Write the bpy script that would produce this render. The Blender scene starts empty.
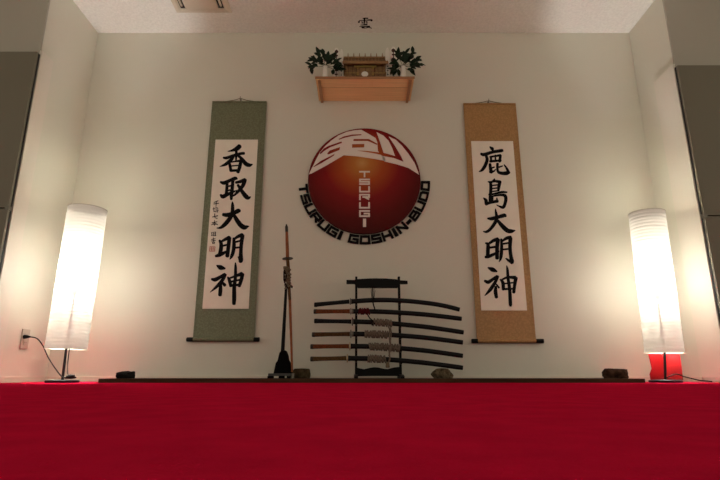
import bpy, bmesh, math, random
from mathutils import Vector, Matrix, noise

SC = bpy.context.scene
COL = SC.collection
random.seed(7)

# ------------------------------------------------------------------ camera
F = 510.0
TH = math.atan(134.0 / F)
CT, ST = math.cos(TH), math.sin(TH)
CAMH = 0.05
D = 3.50            # distance to the back wall
CEIL = 2.67
XL, XR = -2.078, 2.133
YL, YR = 2.89, 3.04  # front ends of the alcove's side walls

cam_d = bpy.data.cameras.new('camera')
cam = bpy.data.objects.new('camera', cam_d)
COL.objects.link(cam)
cam.location = (0, 0, CAMH)
cam.rotation_euler = (math.pi / 2 + TH, 0, 0)
cam_d.sensor_width = 36.0
cam_d.lens = F / 720.0 * 36.0
cam_d.clip_start = 0.01
SC.camera = cam


def ray(x, y):
    u, v = (x - 360.0) / F, (240.0 - y) / F
    return Vector((u, CT - ST * v, ST + CT * v))


def P(x, y, Y):
    """photo point -> point of the vertical plane at distance Y"""
    r = ray(x, y)
    t = Y / r.y
    return Vector((r.x * t, Y, CAMH + r.z * t))


def PX(x, y, X):
    r = ray(x, y)
    t = X / r.x
    return Vector((X, r.y * t, CAMH + r.z * t))


def PZ(x, y, Z):
    r = ray(x, y)
    t = (Z - CAMH) / r.z
    return Vector((r.x * t, r.y * t, Z))


def mpp(x, y, Y):
    """metres per photo pixel at that place"""
    return Y / ray(x, y).y / F


# ------------------------------------------------------------------ materials
def mat(name, col, rough=0.6, metal=0.0, spec=0.5, bump=0.0, bscale=60.0, var=0.0, vscale=20.0,
        sheen=0.0, stretch=None, col2=None, coat=0.0, stint=(1, 1, 1), srough=0.5):
    m = bpy.data.materials.new(name)
    m.use_nodes = True
    nt = m.node_tree
    b = nt.nodes['Principled BSDF']
    b.inputs['Base Color'].default_value = (*col, 1)
    b.inputs['Roughness'].default_value = rough
    b.inputs['Metallic'].default_value = metal
    b.inputs['Specular IOR Level'].default_value = spec
    b.inputs['Sheen Weight'].default_value = sheen
    b.inputs['Sheen Tint'].default_value = (*stint, 1)
    b.inputs['Sheen Roughness'].default_value = srough
    b.inputs['Coat Weight'].default_value = coat
    tc = nt.nodes.new('ShaderNodeTexCoord')
    mp = nt.nodes.new('ShaderNodeMapping')
    nt.links.new(tc.outputs['Object'], mp.inputs['Vector'])
    if stretch:
        mp.inputs['Scale'].default_value = stretch
    if var > 0 or col2:
        n = nt.nodes.new('ShaderNodeTexNoise')
        n.inputs['Scale'].default_value = vscale
        n.inputs['Detail'].default_value = 4
        nt.links.new(mp.outputs[0], n.inputs['Vector'])
        r = nt.nodes.new('ShaderNodeValToRGB')
        r.color_ramp.elements[0].position = 0.35
        r.color_ramp.elements[1].position = 0.65
        c2 = col2 or tuple(min(1, c * (1 + var)) for c in col)
        c1 = col if col2 else tuple(c * (1 - var) for c in col)
        r.color_ramp.elements[0].color = (*c1, 1)
        r.color_ramp.elements[1].color = (*c2, 1)
        nt.links.new(n.outputs['Fac'], r.inputs['Fac'])
        nt.links.new(r.outputs['Color'], b.inputs['Base Color'])
    if bump > 0:
        n2 = nt.nodes.new('ShaderNodeTexNoise')
        n2.inputs['Scale'].default_value = bscale
        n2.inputs['Detail'].default_value = 5
        nt.links.new(mp.outputs[0], n2.inputs['Vector'])
        bp = nt.nodes.new('ShaderNodeBump')
        bp.inputs['Strength'].default_value = bump
        bp.inputs['Distance'].default_value = 0.01
        nt.links.new(n2.outputs['Fac'], bp.inputs['Height'])
        nt.links.new(bp.outputs['Normal'], b.inputs['Normal'])
    return m


M = {}
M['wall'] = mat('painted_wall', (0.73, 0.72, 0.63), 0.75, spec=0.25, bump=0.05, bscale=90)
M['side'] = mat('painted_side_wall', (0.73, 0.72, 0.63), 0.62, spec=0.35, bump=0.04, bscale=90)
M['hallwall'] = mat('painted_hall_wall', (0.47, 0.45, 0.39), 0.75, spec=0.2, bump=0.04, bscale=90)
M['ceiling'] = mat('textured_ceiling', (0.84, 0.83, 0.79), 0.9, spec=0.1, bump=0.9, bscale=45, var=0.05, vscale=55)
M['door'] = mat('door_paint', (0.20, 0.185, 0.14), 0.5, spec=0.3)
M['panel'] = mat('panel_paint', (0.76, 0.72, 0.64), 0.42, spec=0.5)
M['seam'] = mat('gap_shade_black', (0.012, 0.012, 0.012), 0.7)
M['base'] = mat('baseboard_paint', (0.70, 0.64, 0.54), 0.5)
M['floor'] = mat('red_carpet', (0.55, 0.008, 0.042), 1.0, spec=0.0, bump=0.35, bscale=260, var=0.08, vscale=14)
M['bounce_floor'] = mat('added_pale_floor', (0.55, 0.52, 0.38), 0.7, var=0.08, vscale=12)
M['plank'] = mat('dark_plank_wood', (0.060, 0.032, 0.016), 0.7, spec=0.1, var=0.35, vscale=18, stretch=(0.15, 2, 2))
M['black'] = mat('black_lacquer', (0.005, 0.005, 0.005), 0.5, spec=0.12)
M['blackmatt'] = mat('black_matt', (0.004, 0.004, 0.004), 0.8, spec=0.05)
M['saya'] = mat('black_scabbard', (0.005, 0.006, 0.007), 0.4, spec=0.2)
M['ink'] = mat('sumi_ink', (0.005, 0.005, 0.006), 0.7, spec=0.08)
M['cordblack'] = mat('black_cord', (0.010, 0.008, 0.007), 0.8, spec=0.1)
M['redwrap'] = mat('dark_red_cord', (0.085, 0.006, 0.010), 0.8, spec=0.1, bump=0.5, bscale=300)
M['beige'] = mat('beige_silk_cord', (0.175, 0.14, 0.105), 0.85, bump=0.6, bscale=260, var=0.25, vscale=120)
M['handle_red'] = mat('red_brown_handle_wrap', (0.19, 0.06, 0.021), 0.7, spec=0.15, var=0.3, vscale=90, bump=0.5, bscale=200)
M['handle_brown'] = mat('brown_handle_wrap', (0.105, 0.052, 0.02), 0.7, spec=0.15, var=0.3, vscale=90, bump=0.5, bscale=200)
M['handle_olive'] = mat('tan_handle_wrap', (0.125, 0.072, 0.026), 0.7, spec=0.15, var=0.3, vscale=90, bump=0.5, bscale=200)
M['iron'] = mat('iron_guard', (0.05, 0.042, 0.035), 0.45, metal=0.7)
M['brass'] = mat('brass_fitting', (0.55, 0.40, 0.20), 0.35, metal=0.85)
M['redwood'] = mat('red_brown_lacquer', (0.27, 0.085, 0.028), 0.5, spec=0.2, var=0.2, vscale=40)
M['bronze'] = mat('worn_bronze_cord', (0.15, 0.115, 0.065), 0.6, var=0.5, vscale=120, bump=0.5, bscale=200)
M['shelfwood'] = mat('pale_cedar', (0.80, 0.54, 0.28), 0.5, spec=0.2, var=0.08, vscale=16, stretch=(0.2, 4, 4))
M['shelfdark'] = mat('cedar_edge', (0.40, 0.21, 0.095), 0.5, var=0.12, vscale=16, stretch=(0.2, 4, 4))
M['shrinewood'] = mat('shrine_cypress', (0.33, 0.19, 0.08), 0.5, var=0.2, vscale=40)
M['shrineroof'] = mat('shrine_roof_bark', (0.24, 0.125, 0.05), 0.6, var=0.3, vscale=60)
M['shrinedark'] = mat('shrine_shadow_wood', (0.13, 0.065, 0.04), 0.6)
M['gold'] = mat('gilt_fitting', (0.55, 0.40, 0.13), 0.35, metal=0.7)
M['white'] = mat('white_porcelain', (0.90, 0.88, 0.82), 0.25)
M['paper'] = mat('scroll_paper', (0.88, 0.83, 0.73), 0.8, spec=0.2, var=0.025, vscale=9)
M['ofuda'] = mat('talisman_paper', (0.90, 0.87, 0.80), 0.7)
M['stamp'] = mat('vermilion_seal', (0.50, 0.13, 0.08), 0.7)
M['darkstamp'] = mat('dark_seal', (0.07, 0.025, 0.02), 0.7)
M['leaf'] = mat('glossy_dark_leaf', (0.010, 0.026, 0.012), 0.5, spec=0.2, var=0.35, vscale=30)
M['stem'] = mat('green_stem', (0.05, 0.06, 0.02), 0.6)
M['rockdark'] = mat('dark_rock', (0.008, 0.007, 0.007), 0.8, spec=0.1, bump=0.8, bscale=60, var=0.4, vscale=40)
M['rockolive'] = mat('olive_rock', (0.085, 0.062, 0.033), 0.9, spec=0.1, bump=0.6, bscale=60, var=0.35, vscale=35)
M['rockgrey'] = mat('grey_brown_rock', (0.12, 0.092, 0.055), 0.9, spec=0.1, bump=0.9, bscale=50, var=0.5, vscale=45)
M['rockbrown'] = mat('brown_rock', (0.055, 0.027, 0.016), 0.9, spec=0.1, bump=0.9, bscale=50, var=0.5, vscale=35)
M['redsheet'] = mat('red_plastic_sheet', (0.24, 0.003, 0.005), 0.4, spec=0.2)
M['plate'] = mat('ivory_outlet', (0.50, 0.45, 0.37), 0.35)
M['vent'] = mat('beige_vent_metal', (0.62, 0.54, 0.43), 0.45)
M['ventdark'] = mat('vent_slot', (0.02, 0.018, 0.016), 0.8)
M['steel'] = mat('nail_steel', (0.20, 0.18, 0.15), 0.4, metal=0.8)
M['greytrim'] = mat('worn_grey_metal', (0.05, 0.047, 0.045), 0.6)
M['emwhite'] = mat('emblem_pale_film', (0.86, 0.78, 0.72), 0.6, spec=0.3)
M['emblack'] = mat('emblem_black_letters', (0.005, 0.004, 0.005), 0.7, spec=0.08)


def brocade(name, a, b, scale):
    m = bpy.data.materials.new(name)
    m.use_nodes = True
    nt = m.node_tree
    bs = nt.nodes['Principled BSDF']
    tc = nt.nodes.new('ShaderNodeTexCoord')
    v = nt.nodes.new('ShaderNodeTexVoronoi')
    v.inputs['Scale'].default_value = scale
    n = nt.nodes.new('ShaderNodeTexNoise')
    n.inputs['Scale'].default_value = scale * 1.3
    n.inputs['Detail'].default_value = 3
    nt.links.new(tc.outputs['Object'], v.inputs['Vector'])
    nt.links.new(tc.outputs['Object'], n.inputs['Vector'])
    mx = nt.nodes.new('ShaderNodeMath')
    mx.operation = 'MULTIPLY'
    nt.links.new(v.outputs['Distance'], mx.inputs[0])
    nt.links.new(n.outputs['Fac'], mx.inputs[1])
    r = nt.nodes.new('ShaderNodeValToRGB')
    r.color_ramp.elements[0].position = 0.12
    r.color_ramp.elements[0].color = (*a, 1)
    r.color_ramp.elements[1].position = 0.36
    r.color_ramp.elements[1].color = (*b, 1)
    nt.links.new(mx.outputs[0], r.inputs['Fac'])
    nt.links.new(r.outputs['Color'], bs.inputs['Base Color'])
    bs.inputs['Roughness'].default_value = 0.42
    bs.inputs['Specular IOR Level'].default_value = 0.55
    bp = nt.nodes.new('ShaderNodeBump')
    bp.inputs['Strength'].default_value = 0.35
    bp.inputs['Distance'].default_value = 0.003
    nt.links.new(mx.outputs[0], bp.inputs['Height'])
    nt.links.new(bp.outputs['Normal'], bs.inputs['Normal'])
    return m


M['green'] = brocade('green_silk_brocade', (0.19, 0.205, 0.12), (0.14, 0.155, 0.085), 95)
M['goldsilk'] = brocade('gold_silk_brocade', (0.46, 0.255, 0.092), (0.37, 0.20, 0.068), 75)


def shade_material():
    m = bpy.data.materials.new('rice_paper')
    m.use_nodes = True
    nt = m.node_tree
    nt.nodes.clear()
    out = nt.nodes.new('ShaderNodeOutputMaterial')
    tl = nt.nodes.new('ShaderNodeBsdfTranslucent')
    tl.inputs['Color'].default_value = (0.23, 0.23, 0.225, 1)
    df = nt.nodes.new('ShaderNodeBsdfDiffuse')
    df.inputs['Color'].default_value = (0.95, 0.94, 0.90, 1)
    tr = nt.nodes.new('ShaderNodeBsdfTransparent')
    tr.inputs['Color'].default_value = (1.0, 0.97, 0.92, 1)
    # fine fibres in the paper
    tc = nt.nodes.new('ShaderNodeTexCoord')
    mp = nt.nodes.new('ShaderNodeMapping')
    mp.inputs['Scale'].default_value = (1, 1, 6)
    n = nt.nodes.new('ShaderNodeTexNoise')
    n.inputs['Scale'].default_value = 14
    n.inputs['Detail'].default_value = 5
    bp = nt.nodes.new('ShaderNodeBump')
    bp.inputs['Strength'].default_value = 0.2
    bp.inputs['Distance'].default_value = 0.004
    nt.links.new(tc.outputs['Object'], mp.inputs['Vector'])
    nt.links.new(mp.outputs[0], n.inputs['Vector'])
    nt.links.new(n.outputs['Fac'], bp.inputs['Height'])
    nt.links.new(bp.outputs['Normal'], df.inputs['Normal'])
    m1 = nt.nodes.new('ShaderNodeMixShader')
    m1.inputs[0].default_value = 0.91
    nt.links.new(tl.outputs[0], m1.inputs[1])
    nt.links.new(df.outputs[0], m1.inputs[2])
    m2 = nt.nodes.new('ShaderNodeMixShader')
    m2.inputs[0].default_value = SHADE_CLEAR
    nt.links.new(m1.outputs[0], m2.inputs[1])
    nt.links.new(tr.outputs[0], m2.inputs[2])
    nt.links.new(m2.outputs[0], out.inputs['Surface'])
    return m


SHADE_CLEAR = 0.042
M['shade'] = shade_material()
M['rib'] = mat('shade_wire', (0.45, 0.42, 0.36), 0.6)


# ------------------------------------------------------------------ mesh tools
class MB:
    def __init__(self):
        self.bm = bmesh.new()

    def box(self, x0, x1, y0, y1, z0, z1, rot=None, piv=None):
        vs = [self.bm.verts.new(p) for p in ((x0, y0, z0), (x1, y0, z0), (x1, y1, z0), (x0, y1, z0),
                                             (x0, y0, z1), (x1, y0, z1), (x1, y1, z1), (x0, y1, z1))]
        for f in ((0, 3, 2, 1), (4, 5, 6, 7), (0, 1, 5, 4), (1, 2, 6, 5), (2, 3, 7, 6), (3, 0, 4, 7)):
            self.bm.faces.new([vs[i] for i in f])
        if rot is not None:
            pv = Vector(piv) if piv else Vector(((x0 + x1) / 2, (y0 + y1) / 2, (z0 + z1) / 2))
            for v in vs:
                v.co = rot @ (v.co - pv) + pv
        return self

    def prism(self, pts, dy):
        """a polygon of 3-D points, made thick by dy along Y (dy<0: towards the hall)"""
        a = [self.bm.verts.new(p) for p in pts]
        b = [self.bm.verts.new(Vector(p) + Vector((0, dy, 0))) for p in pts]
        n = len(pts)
        self.bm.faces.new(a)
        self.bm.faces.new(b[::-1])
        for i in range(n):
            self.bm.faces.new((a[i], b[i], b[(i + 1) % n], a[(i + 1) % n]))
        return self

    def strip(self, left, right, d):
        """thick ribbon between two point rows, d = thickness vector"""
        d = Vector(d)
        rows = []
        for l, r in zip(left, right):
            rows.append([self.bm.verts.new(p) for p in (l, r, Vector(r) + d, Vector(l) + d)])
        for a, b in zip(rows, rows[1:]):
            for k in range(4):
                self.bm.faces.new((a[k], a[(k + 1) % 4], b[(k + 1) % 4], b[k]))
        self.bm.faces.new(rows[0][::-1])
        self.bm.faces.new(rows[-1])
        return self

    def tube(self, pts, rad, n=10, flat=None, up=(0, 0, 1)):
        """round (or oval, flat=ratio of the second axis) tube through pts"""
        pts = [Vector(p) for p in pts]
        if not isinstance(rad, (list, tuple)):
            rad = [rad] * len(pts)
        rings = []
        ref = Vector(up)
        for i, p in enumerate(pts):
            t = (pts[min(i + 1, len(pts) - 1)] - pts[max(i - 1, 0)]).normalized()
            r0 = ref if abs(t.dot(ref)) < 0.95 else Vector((0, 1, 0)) if abs(t.y) < 0.95 else Vector((1, 0, 0))
            s = t.cross(r0).normalized()
            u = s.cross(t).normalized()
            fl = flat or 1.0
            rings.append([self.bm.verts.new(p + rad[i] * (math.cos(2 * math.pi * k / n) * u + fl * math.sin(2 * math.pi * k / n) * s))
                          for k in range(n)])
        for a, b in zip(rings, rings[1:]):
            for k in range(n):
                self.bm.faces.new((a[k], a[(k + 1) % n], b[(k + 1) % n], b[k]))
        self.bm.faces.new(rings[0][::-1])
        self.bm.faces.new(rings[-1])
        return self

    def lathe(self, prof, c, n=32, axis=(0, 0, 1), caps=True):
        """prof: list of (radius, height) about an axis through c"""
        ax = Vector(axis).normalized()
        e1 = ax.orthogonal().normalized()
        e2 = ax.cross(e1)
        c = Vector(c)
        rings = []
        for r, h in prof:
            rings.append([self.bm.verts.new(c + ax * h + r * (math.cos(2 * math.pi * k / n) * e1 + math.sin(2 * math.pi * k / n) * e2))
                          for k in range(n)])
        for a, b in zip(rings, rings[1:]):
            for k in range(n):
                self.bm.faces.new((a[k], a[(k + 1) % n], b[(k + 1) % n], b[k]))
        if caps:
            self.bm.faces.new(rings[0][::-1])
            self.bm.faces.new(rings[-1])
        return self

    def build(self, name, m, parent=None, origin=None, bevel=0.0, smooth=False, recalc=True):
        if recalc:
            bmesh.ops.recalc_face_normals(self.bm, faces=self.bm.faces[:])
        o = Vector(origin) if origin is not None else Vector((0, 0, 0))
        if parent is not None:
            po = parent.matrix_world.translation if parent.parent is None else parent.parent.location + parent.location
            o = Vector(po)
        for v in self.bm.verts:
            v.co -= o
        me = bpy.data.meshes.new(name)
        self.bm.to_mesh(me)
        self.bm.free()
        ob = bpy.data.objects.new(name, me)
        me.materials.append(m if not isinstance(m, str) else M[m])
        if smooth:
            for p in me.polygons:
                p.use_smooth = True
        COL.objects.link(ob)
        if parent is not None:
            ob.parent = parent          # all vertices are already relative to the parent's place
        else:
            ob.location = o
        if bevel > 0:
            bv = ob.modifiers.new('bevel', 'BEVEL')
            bv.width = bevel
            bv.segments = 2
            bv.limit_method = 'ANGLE'
        if smooth:
            try:
                me.set_sharp_from_angle(angle=math.radians(40))
            except Exception:
                pass
        return ob


def thing(name, label, cat, loc, group=None):
    o = bpy.data.objects.new(name, None)
    o.empty_display_size = 0.05
    COL.objects.link(o)
    o.location = loc
    o.matrix_world = Matrix.Translation(Vector(loc))
    tag(o, label, cat, group)
    return o


def tag(o, label, cat, group=None):
    o['label'] = label
    o['category'] = cat
    if group:
        o['group'] = group
    return o


def structure(o, label, cat='wall'):
    o['kind'] = 'structure'
    o['label'] = label
    o['category'] = cat
    return o


# ------------------------------------------------------------------ setting
HALL = -2.2
structure(MB().box(-2.9, 2.9, -0.30, D + 0.1, -0.06, 0.0).build('floor', 'floor'),
          'deep red carpet covering the floor before the alcove', 'floor')
hf = MB().box(-4.2, 4.4, HALL, -0.301, -0.06, -0.004)  # unseen pale floor, added to bounce neutral light onto ceiling and lower walls
hf.box(-4.2, -2.901, -0.30, D + 0.1, -0.06, -0.004)
hf.box(2.901, 4.4, -0.30, D + 0.1, -0.06, -0.004)
structure(hf.build('floor_added', 'bounce_floor'), 'unseen pale floor added around the red carpet to bounce light', 'floor')
structure(MB().box(-4.2, 4.4, HALL, D + 0.1, CEIL, CEIL + 0.08).build('ceiling', 'ceiling'),
          'pale textured ceiling over the alcove', 'ceiling')
structure(MB().box(XL - 0.1, XR + 0.1, D, D + 0.1, 0, CEIL).build('wall_back', 'wall'),
          'cream back wall carrying the round emblem and both scrolls')
structure(MB().box(XL - 0.12, XL, YL + 0.012, D, 0, CEIL).build('wall_left', 'side', bevel=0.006),
          'cream left side wall of the alcove beside the left paper lamp')
structure(MB().box(XR, XR + 0.12, YR + 0.012, D, 0, CEIL).build('wall_right', 'side', bevel=0.006),
          'cream right side wall of the alcove beside the right paper lamp')
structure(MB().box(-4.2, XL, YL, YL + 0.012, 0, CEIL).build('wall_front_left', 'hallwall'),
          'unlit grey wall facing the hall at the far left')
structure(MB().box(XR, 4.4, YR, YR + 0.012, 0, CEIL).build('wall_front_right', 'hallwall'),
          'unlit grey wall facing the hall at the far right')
DT = 2.085
# doors on the hall side, white lining on the alcove side, black gap between
for sx, X, Y, nm, side, rl in ((-1, XL, YL, 'left', 'left', 0.13), (1, XR, YR, 'right', 'right', 0.235)):
    def bx(a, b, *r):
        xs = sorted((X + sx * a, X + sx * b))
        return MB().box(xs[0], xs[1], *r)
    n0 = 1 if sx < 0 else 4
    o = bx(-0.004, 1.6, Y - 0.030, Y - 0.012, 0.035, 0.992).build('door_%d' % n0, 'door', bevel=0.001)
    structure(o, 'dark grey lower door leaf at the far %s' % side, 'door')
    o = bx(-0.004, 1.6, Y - 0.030, Y - 0.012, 1.0, DT - 0.032).build('door_%d' % (n0 + 1), 'door', bevel=0.001)
    structure(o, 'dark grey upper door leaf at the far %s' % side, 'door')
    o = bx(-0.012, 0.002, Y + 0.002, Y + rl, 0.03, DT).build('trim_%d' % n0, 'panel', bevel=0.001)
    structure(o, 'pale lining board on the front of the %s side wall' % side, 'trim')
    o = bx(-0.006, 0.03, Y - 0.012, Y + 0.001, 0.035, DT - 0.034).build('trim_%d' % (n0 + 1), 'seam')  # black strip paints the shade inside the groove beside the doors
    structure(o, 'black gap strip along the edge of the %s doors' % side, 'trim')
    o = bx(-0.010, 0.012, Y - 0.034, Y - 0.002, 0.985, 1.01).build('trim_%d' % (n0 + 2), 'steel')
    structure(o, 'small dark hinge between the two %s door leaves' % side, 'trim')
structure(MB().box(XL, XR, D - 0.010, D, 0, 0.034).build('baseboard_back', 'base', bevel=0.002),
          'low cream baseboard along the back wall', 'baseboard')
structure(MB().box(XL, XL + 0.010, YL + 0.14, D - 0.010, 0, 0.034).build('baseboard_left', 'base', bevel=0.002),
          'low cream baseboard along the left side wall', 'baseboard')
structure(MB().box(XR - 0.010, XR, YR + 0.24, D - 0.010, 0, 0.034).build('baseboard_right', 'base', bevel=0.002),
          'low cream baseboard along the right side wall', 'baseboard')

# ------------------------------------------------------------------ ceiling vent
vc = Vector(((PZ(177, 11.7, CEIL).x + PZ(232, 11.7, CEIL).x) / 2, 0, CEIL))
vw = PZ(232, 11.7, CEIL).x - PZ(177, 11.7, CEIL).x
y1 = PZ(205, 11.7, CEIL).y
vc.y = y1 - vw / 2
vt = thing('ceiling_vent', 'square beige air vent set in the ceiling', 'vent', vc)
h = vw / 2
fr = MB()
for a in (0, 1, 2, 3):
    R = Matrix.Rotation(a * math.pi / 2, 3, 'Z')
    fr.prism([vc + R @ Vector(p) for p in ((-h, -h, -0.0), (h, -h, 0.0), (h - 0.05, -h + 0.05, -0.022), (-h + 0.05, -h + 0.05, -0.022))], 0.0)
fr.bm.free()
fr = MB()
prof = [(h, 0.0), (h, -0.008), (h - 0.028, -0.016), (h - 0.045, -0.010), (h - 0.045, 0.0)]
rings = []
for r, z in prof:
    rings.append([fr.bm.verts.new(vc + Vector((sx * r, sy * r, z))) for sx, sy in ((-1, -1), (1, -1), (1, 1), (-1, 1))])
for a, b in zip(rings, rings[1:] + rings[:1]):
    for k in range(4):
        fr.bm.faces.new((a[k], a[(k + 1) % 4], b[(k + 1) % 4], b[k]))
fr.build('frame', 'vent', vt)
MB().box(vc.x - h + 0.044, vc.x + h - 0.044, vc.y - h + 0.044, vc.y + h - 0.044, CEIL - 0.004, CEIL - 0.0005).build('slot', 'ventdark', vt)
pl = MB()
q = h - 0.085
pl.box(vc.x - q, vc.x + q, vc.y - q, vc.y + h - 0.058, CEIL - 0.022, CEIL - 0.004)
pl.build('centre_plate', 'vent', vt, bevel=0.004)
for s in (-1, 1):
    MB().box(vc.x + s * (h - 0.062) - 0.006, vc.x + s * (h - 0.062) + 0.006, vc.y - h + 0.06, vc.y + h - 0.075, CEIL - 0.016, CEIL - 0.004).build('louvre', 'vent', vt)

# ------------------------------------------------------------------ ribbons (brush strokes)
def catmull(p, n=7):
    if len(p) < 3:
        out = []
        for i in range(n + 1):
            t = i / n
            out.append(tuple(a + (b - a) * t for a, b in zip(p[0], p[1])))
        return out
    q = [p[0]] + list(p) + [p[-1]]
    out = []
    for i in range(1, len(q) - 2):
        for k in range(n):
            t = k / n
            out.append(tuple(0.5 * ((2 * b) + (-a + c) * t + (2 * a - 5 * b + 4 * c - d) * t * t + (-a + 3 * b - 3 * c + d) * t ** 3)
                             for a, b, c, d in zip(q[i - 1], q[i], q[i + 1], q[i + 2])))
    out.append(tuple(p[-1]))
    return out


def stroke_sides(pts):
    """list of (x, y, w): the left and right edges of the stroke, with rounded ends"""
    c = catmull(pts)
    L, R = [], []
    n = len(c)
    tang = []
    for i in range(n):
        a, b = c[max(i - 1, 0)], c[min(i + 1, n - 1)]
        dx, dy = b[0] - a[0], b[1] - a[1]
        l = math.hypot(dx, dy) or 1
        tang.append((dx / l, dy / l))
    rows = []
    w0 = max(c[0][2], 1) / 2
    for k in (0.98, 0.75, 0.4):
        rows.append((c[0][0] - tang[0][0] * w0 * 0.75 * k, c[0][1] - tang[0][1] * w0 * 0.75 * k, w0 * math.sqrt(max(0, 1 - k * k)) + 0.02, tang[0]))
    for i in range(n):
        rows.append((c[i][0], c[i][1], max(c[i][2], 1) / 2, tang[i]))
    w1 = max(c[-1][2], 1) / 2
    for k in (0.4, 0.75, 0.98):
        rows.append((c[-1][0] + tang[-1][0] * w1 * 0.75 * k, c[-1][1] + tang[-1][1] * w1 * 0.75 * k, w1 * math.sqrt(max(0, 1 - k * k)) + 0.02, tang[-1]))
    for x, y, w, t in rows:
        L.append((x - t[1] * w, y + t[0] * w))
        R.append((x + t[1] * w, y - t[0] * w))
    return L, R


def brush(mb, strokes, ox, oy, sc, Y, thin=0.0006, gain=1.22):
    for i, s in enumerate(strokes):
        L, R = stroke_sides([(a, b, w * gain) for a, b, w in s])
        yy = Y - 0.00004 * (i % 7)
        mb.strip([P(ox + x / sc, oy + y / sc, yy) for x, y in L], [P(ox + x / sc, oy + y / sc, yy) for x, y in R], (0, -thin, 0))


KA = [[(415, 135, 45), (380, 165, 45), (330, 185, 25), (275, 197, 8)],
      [(222, 272, 20), (260, 275, 30), (340, 245, 25), (420, 225, 28), (468, 220, 28)],
      [(375, 165, 26), (375, 240, 26), (372, 305, 16)],
      [(345, 250, 28), (310, 300, 35), (250, 350, 32), (180, 378, 8)],
      [(390, 240, 25), (440, 285, 32), (490, 345, 42), (535, 362, 36), (568, 352, 12)],
      [(290, 330, 26), (302, 380, 30), (310, 430, 28)],
      [(300, 325, 18), (360, 318, 16), (430, 308, 28)],
      [(430, 312, 32), (418, 380, 34), (395, 445, 34)],
      [(315, 372, 14), (410, 364, 14)],
      [(310, 428, 26), (400, 424, 26)]]
TORI = [[(188, 145, 22), (230, 155, 38), (300, 125, 32), (360, 102, 38), (383, 105, 22)],
        [(265, 150, 30), (262, 220, 30), (255, 300, 34)],
        [(335, 120, 32), (327, 220, 34), (317, 300, 36), (315, 350, 26)],
        [(270, 197, 17), (325, 187, 17)], [(265, 247, 17), (325, 237, 17)],
        [(188, 298, 22), (215, 318, 42), (265, 295, 36), (340, 262, 22), (385, 245, 10)],
        [(372, 150, 26), (420, 140, 32), (478, 122, 42)],
        [(480, 118, 38), (458, 180, 38), (414, 240, 32), (360, 295, 22), (325, 320, 8)],
        [(395, 180, 26), (440, 250, 36), (490, 315, 46), (520, 333, 38), (548, 322, 10)]]
DAI = [[(242, 175, 32), (290, 180, 42), (360, 160, 36), (420, 132, 46), (440, 130, 32)],
       [(352, 22, 10), (355, 60, 30), (352, 150, 38), (325, 215, 42), (270, 285, 42), (215, 330, 28), (165, 337, 8)],
       [(365, 165, 28), (400, 230, 42), (450, 300, 48), (495, 328, 48), (530, 320, 28), (552, 315, 8)]]
MEI = [[(236, 102, 24), (255, 150, 38), (247, 230, 40), (232, 280, 38)],
       [(262, 112, 22), (310, 85, 32), (350, 68, 40)],
       [(352, 72, 40), (342, 170, 38), (328, 288, 40)],
       [(262, 168, 20), (335, 152, 20)],
       [(190, 290, 26), (240, 273, 38), (320, 235, 24)],
       [(405, 77, 26), (408, 150, 36), (400, 230, 36), (380, 290, 32), (358, 328, 8)],
       [(408, 90, 22), (450, 57, 30), (505, 37, 42)],
       [(510, 42, 40), (496, 150, 36), (490, 250, 38), (490, 338, 46), (477, 355, 28)],
       [(458, 298, 12), (480, 338, 28)],
       [(420, 122, 20), (495, 102, 20)], [(415, 190, 20), (495, 183, 20)]]
KAMI = [[(200, -56, 12), (245, -31, 48), (298, -18, 20)],
        [(142, 110, 24), (185, 115, 40), (250, 80, 32), (298, 52, 32)],
        [(305, 55, 28), (270, 120, 34), (200, 200, 30), (122, 267, 6)],
        [(247, 150, 26), (246, 230, 38), (240, 300, 38)],
        [(258, 140, 22), (298, 182, 34)],
        [(335, 87, 18), (355, 130, 34), (370, 192, 32)],
        [(352, 100, 18), (420, 75, 24), (500, 47, 42)],
        [(508, 52, 40), (495, 120, 36), (470, 192, 34)],
        [(372, 140, 20), (490, 115, 20)], [(368, 187, 26), (470, 178, 24)],
        [(425, -86, 12), (427, -26, 28), (424, 100, 32), (411, 200, 38), (410, 330, 42), (407, 405, 36)]]
SHIKA = [[(297, 82, 12), (325, 105, 34), (335, 125, 18)],
         [(192, 165, 24), (230, 175, 34), (330, 145, 30), (440, 127, 32), (452, 126, 20)],
         [(255, 190, 28), (265, 240, 32), (240, 310, 34), (205, 360, 28), (168, 380, 8)],
         [(300, 203, 18), (425, 183, 24)],
         [(312, 205, 22), (312, 262, 22)], [(425, 187, 28), (415, 258, 28)],
         [(365, 182, 16), (365, 258, 16)], [(302, 256, 24), (430, 246, 22)],
         [(300, 290, 28), (305, 340, 32), (318, 388, 32)],
         [(320, 337, 16), (352, 325, 14)], [(300, 382, 26), (345, 375, 18), (368, 350, 8)],
         [(390, 285, 28), (388, 340, 24), (402, 385, 28), (450, 400, 34), (505, 398, 38), (532, 390, 16)],
         [(525, 395, 32), (500, 340, 22), (470, 298, 12)], [(405, 327, 18), (450, 312, 12)]]
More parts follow.
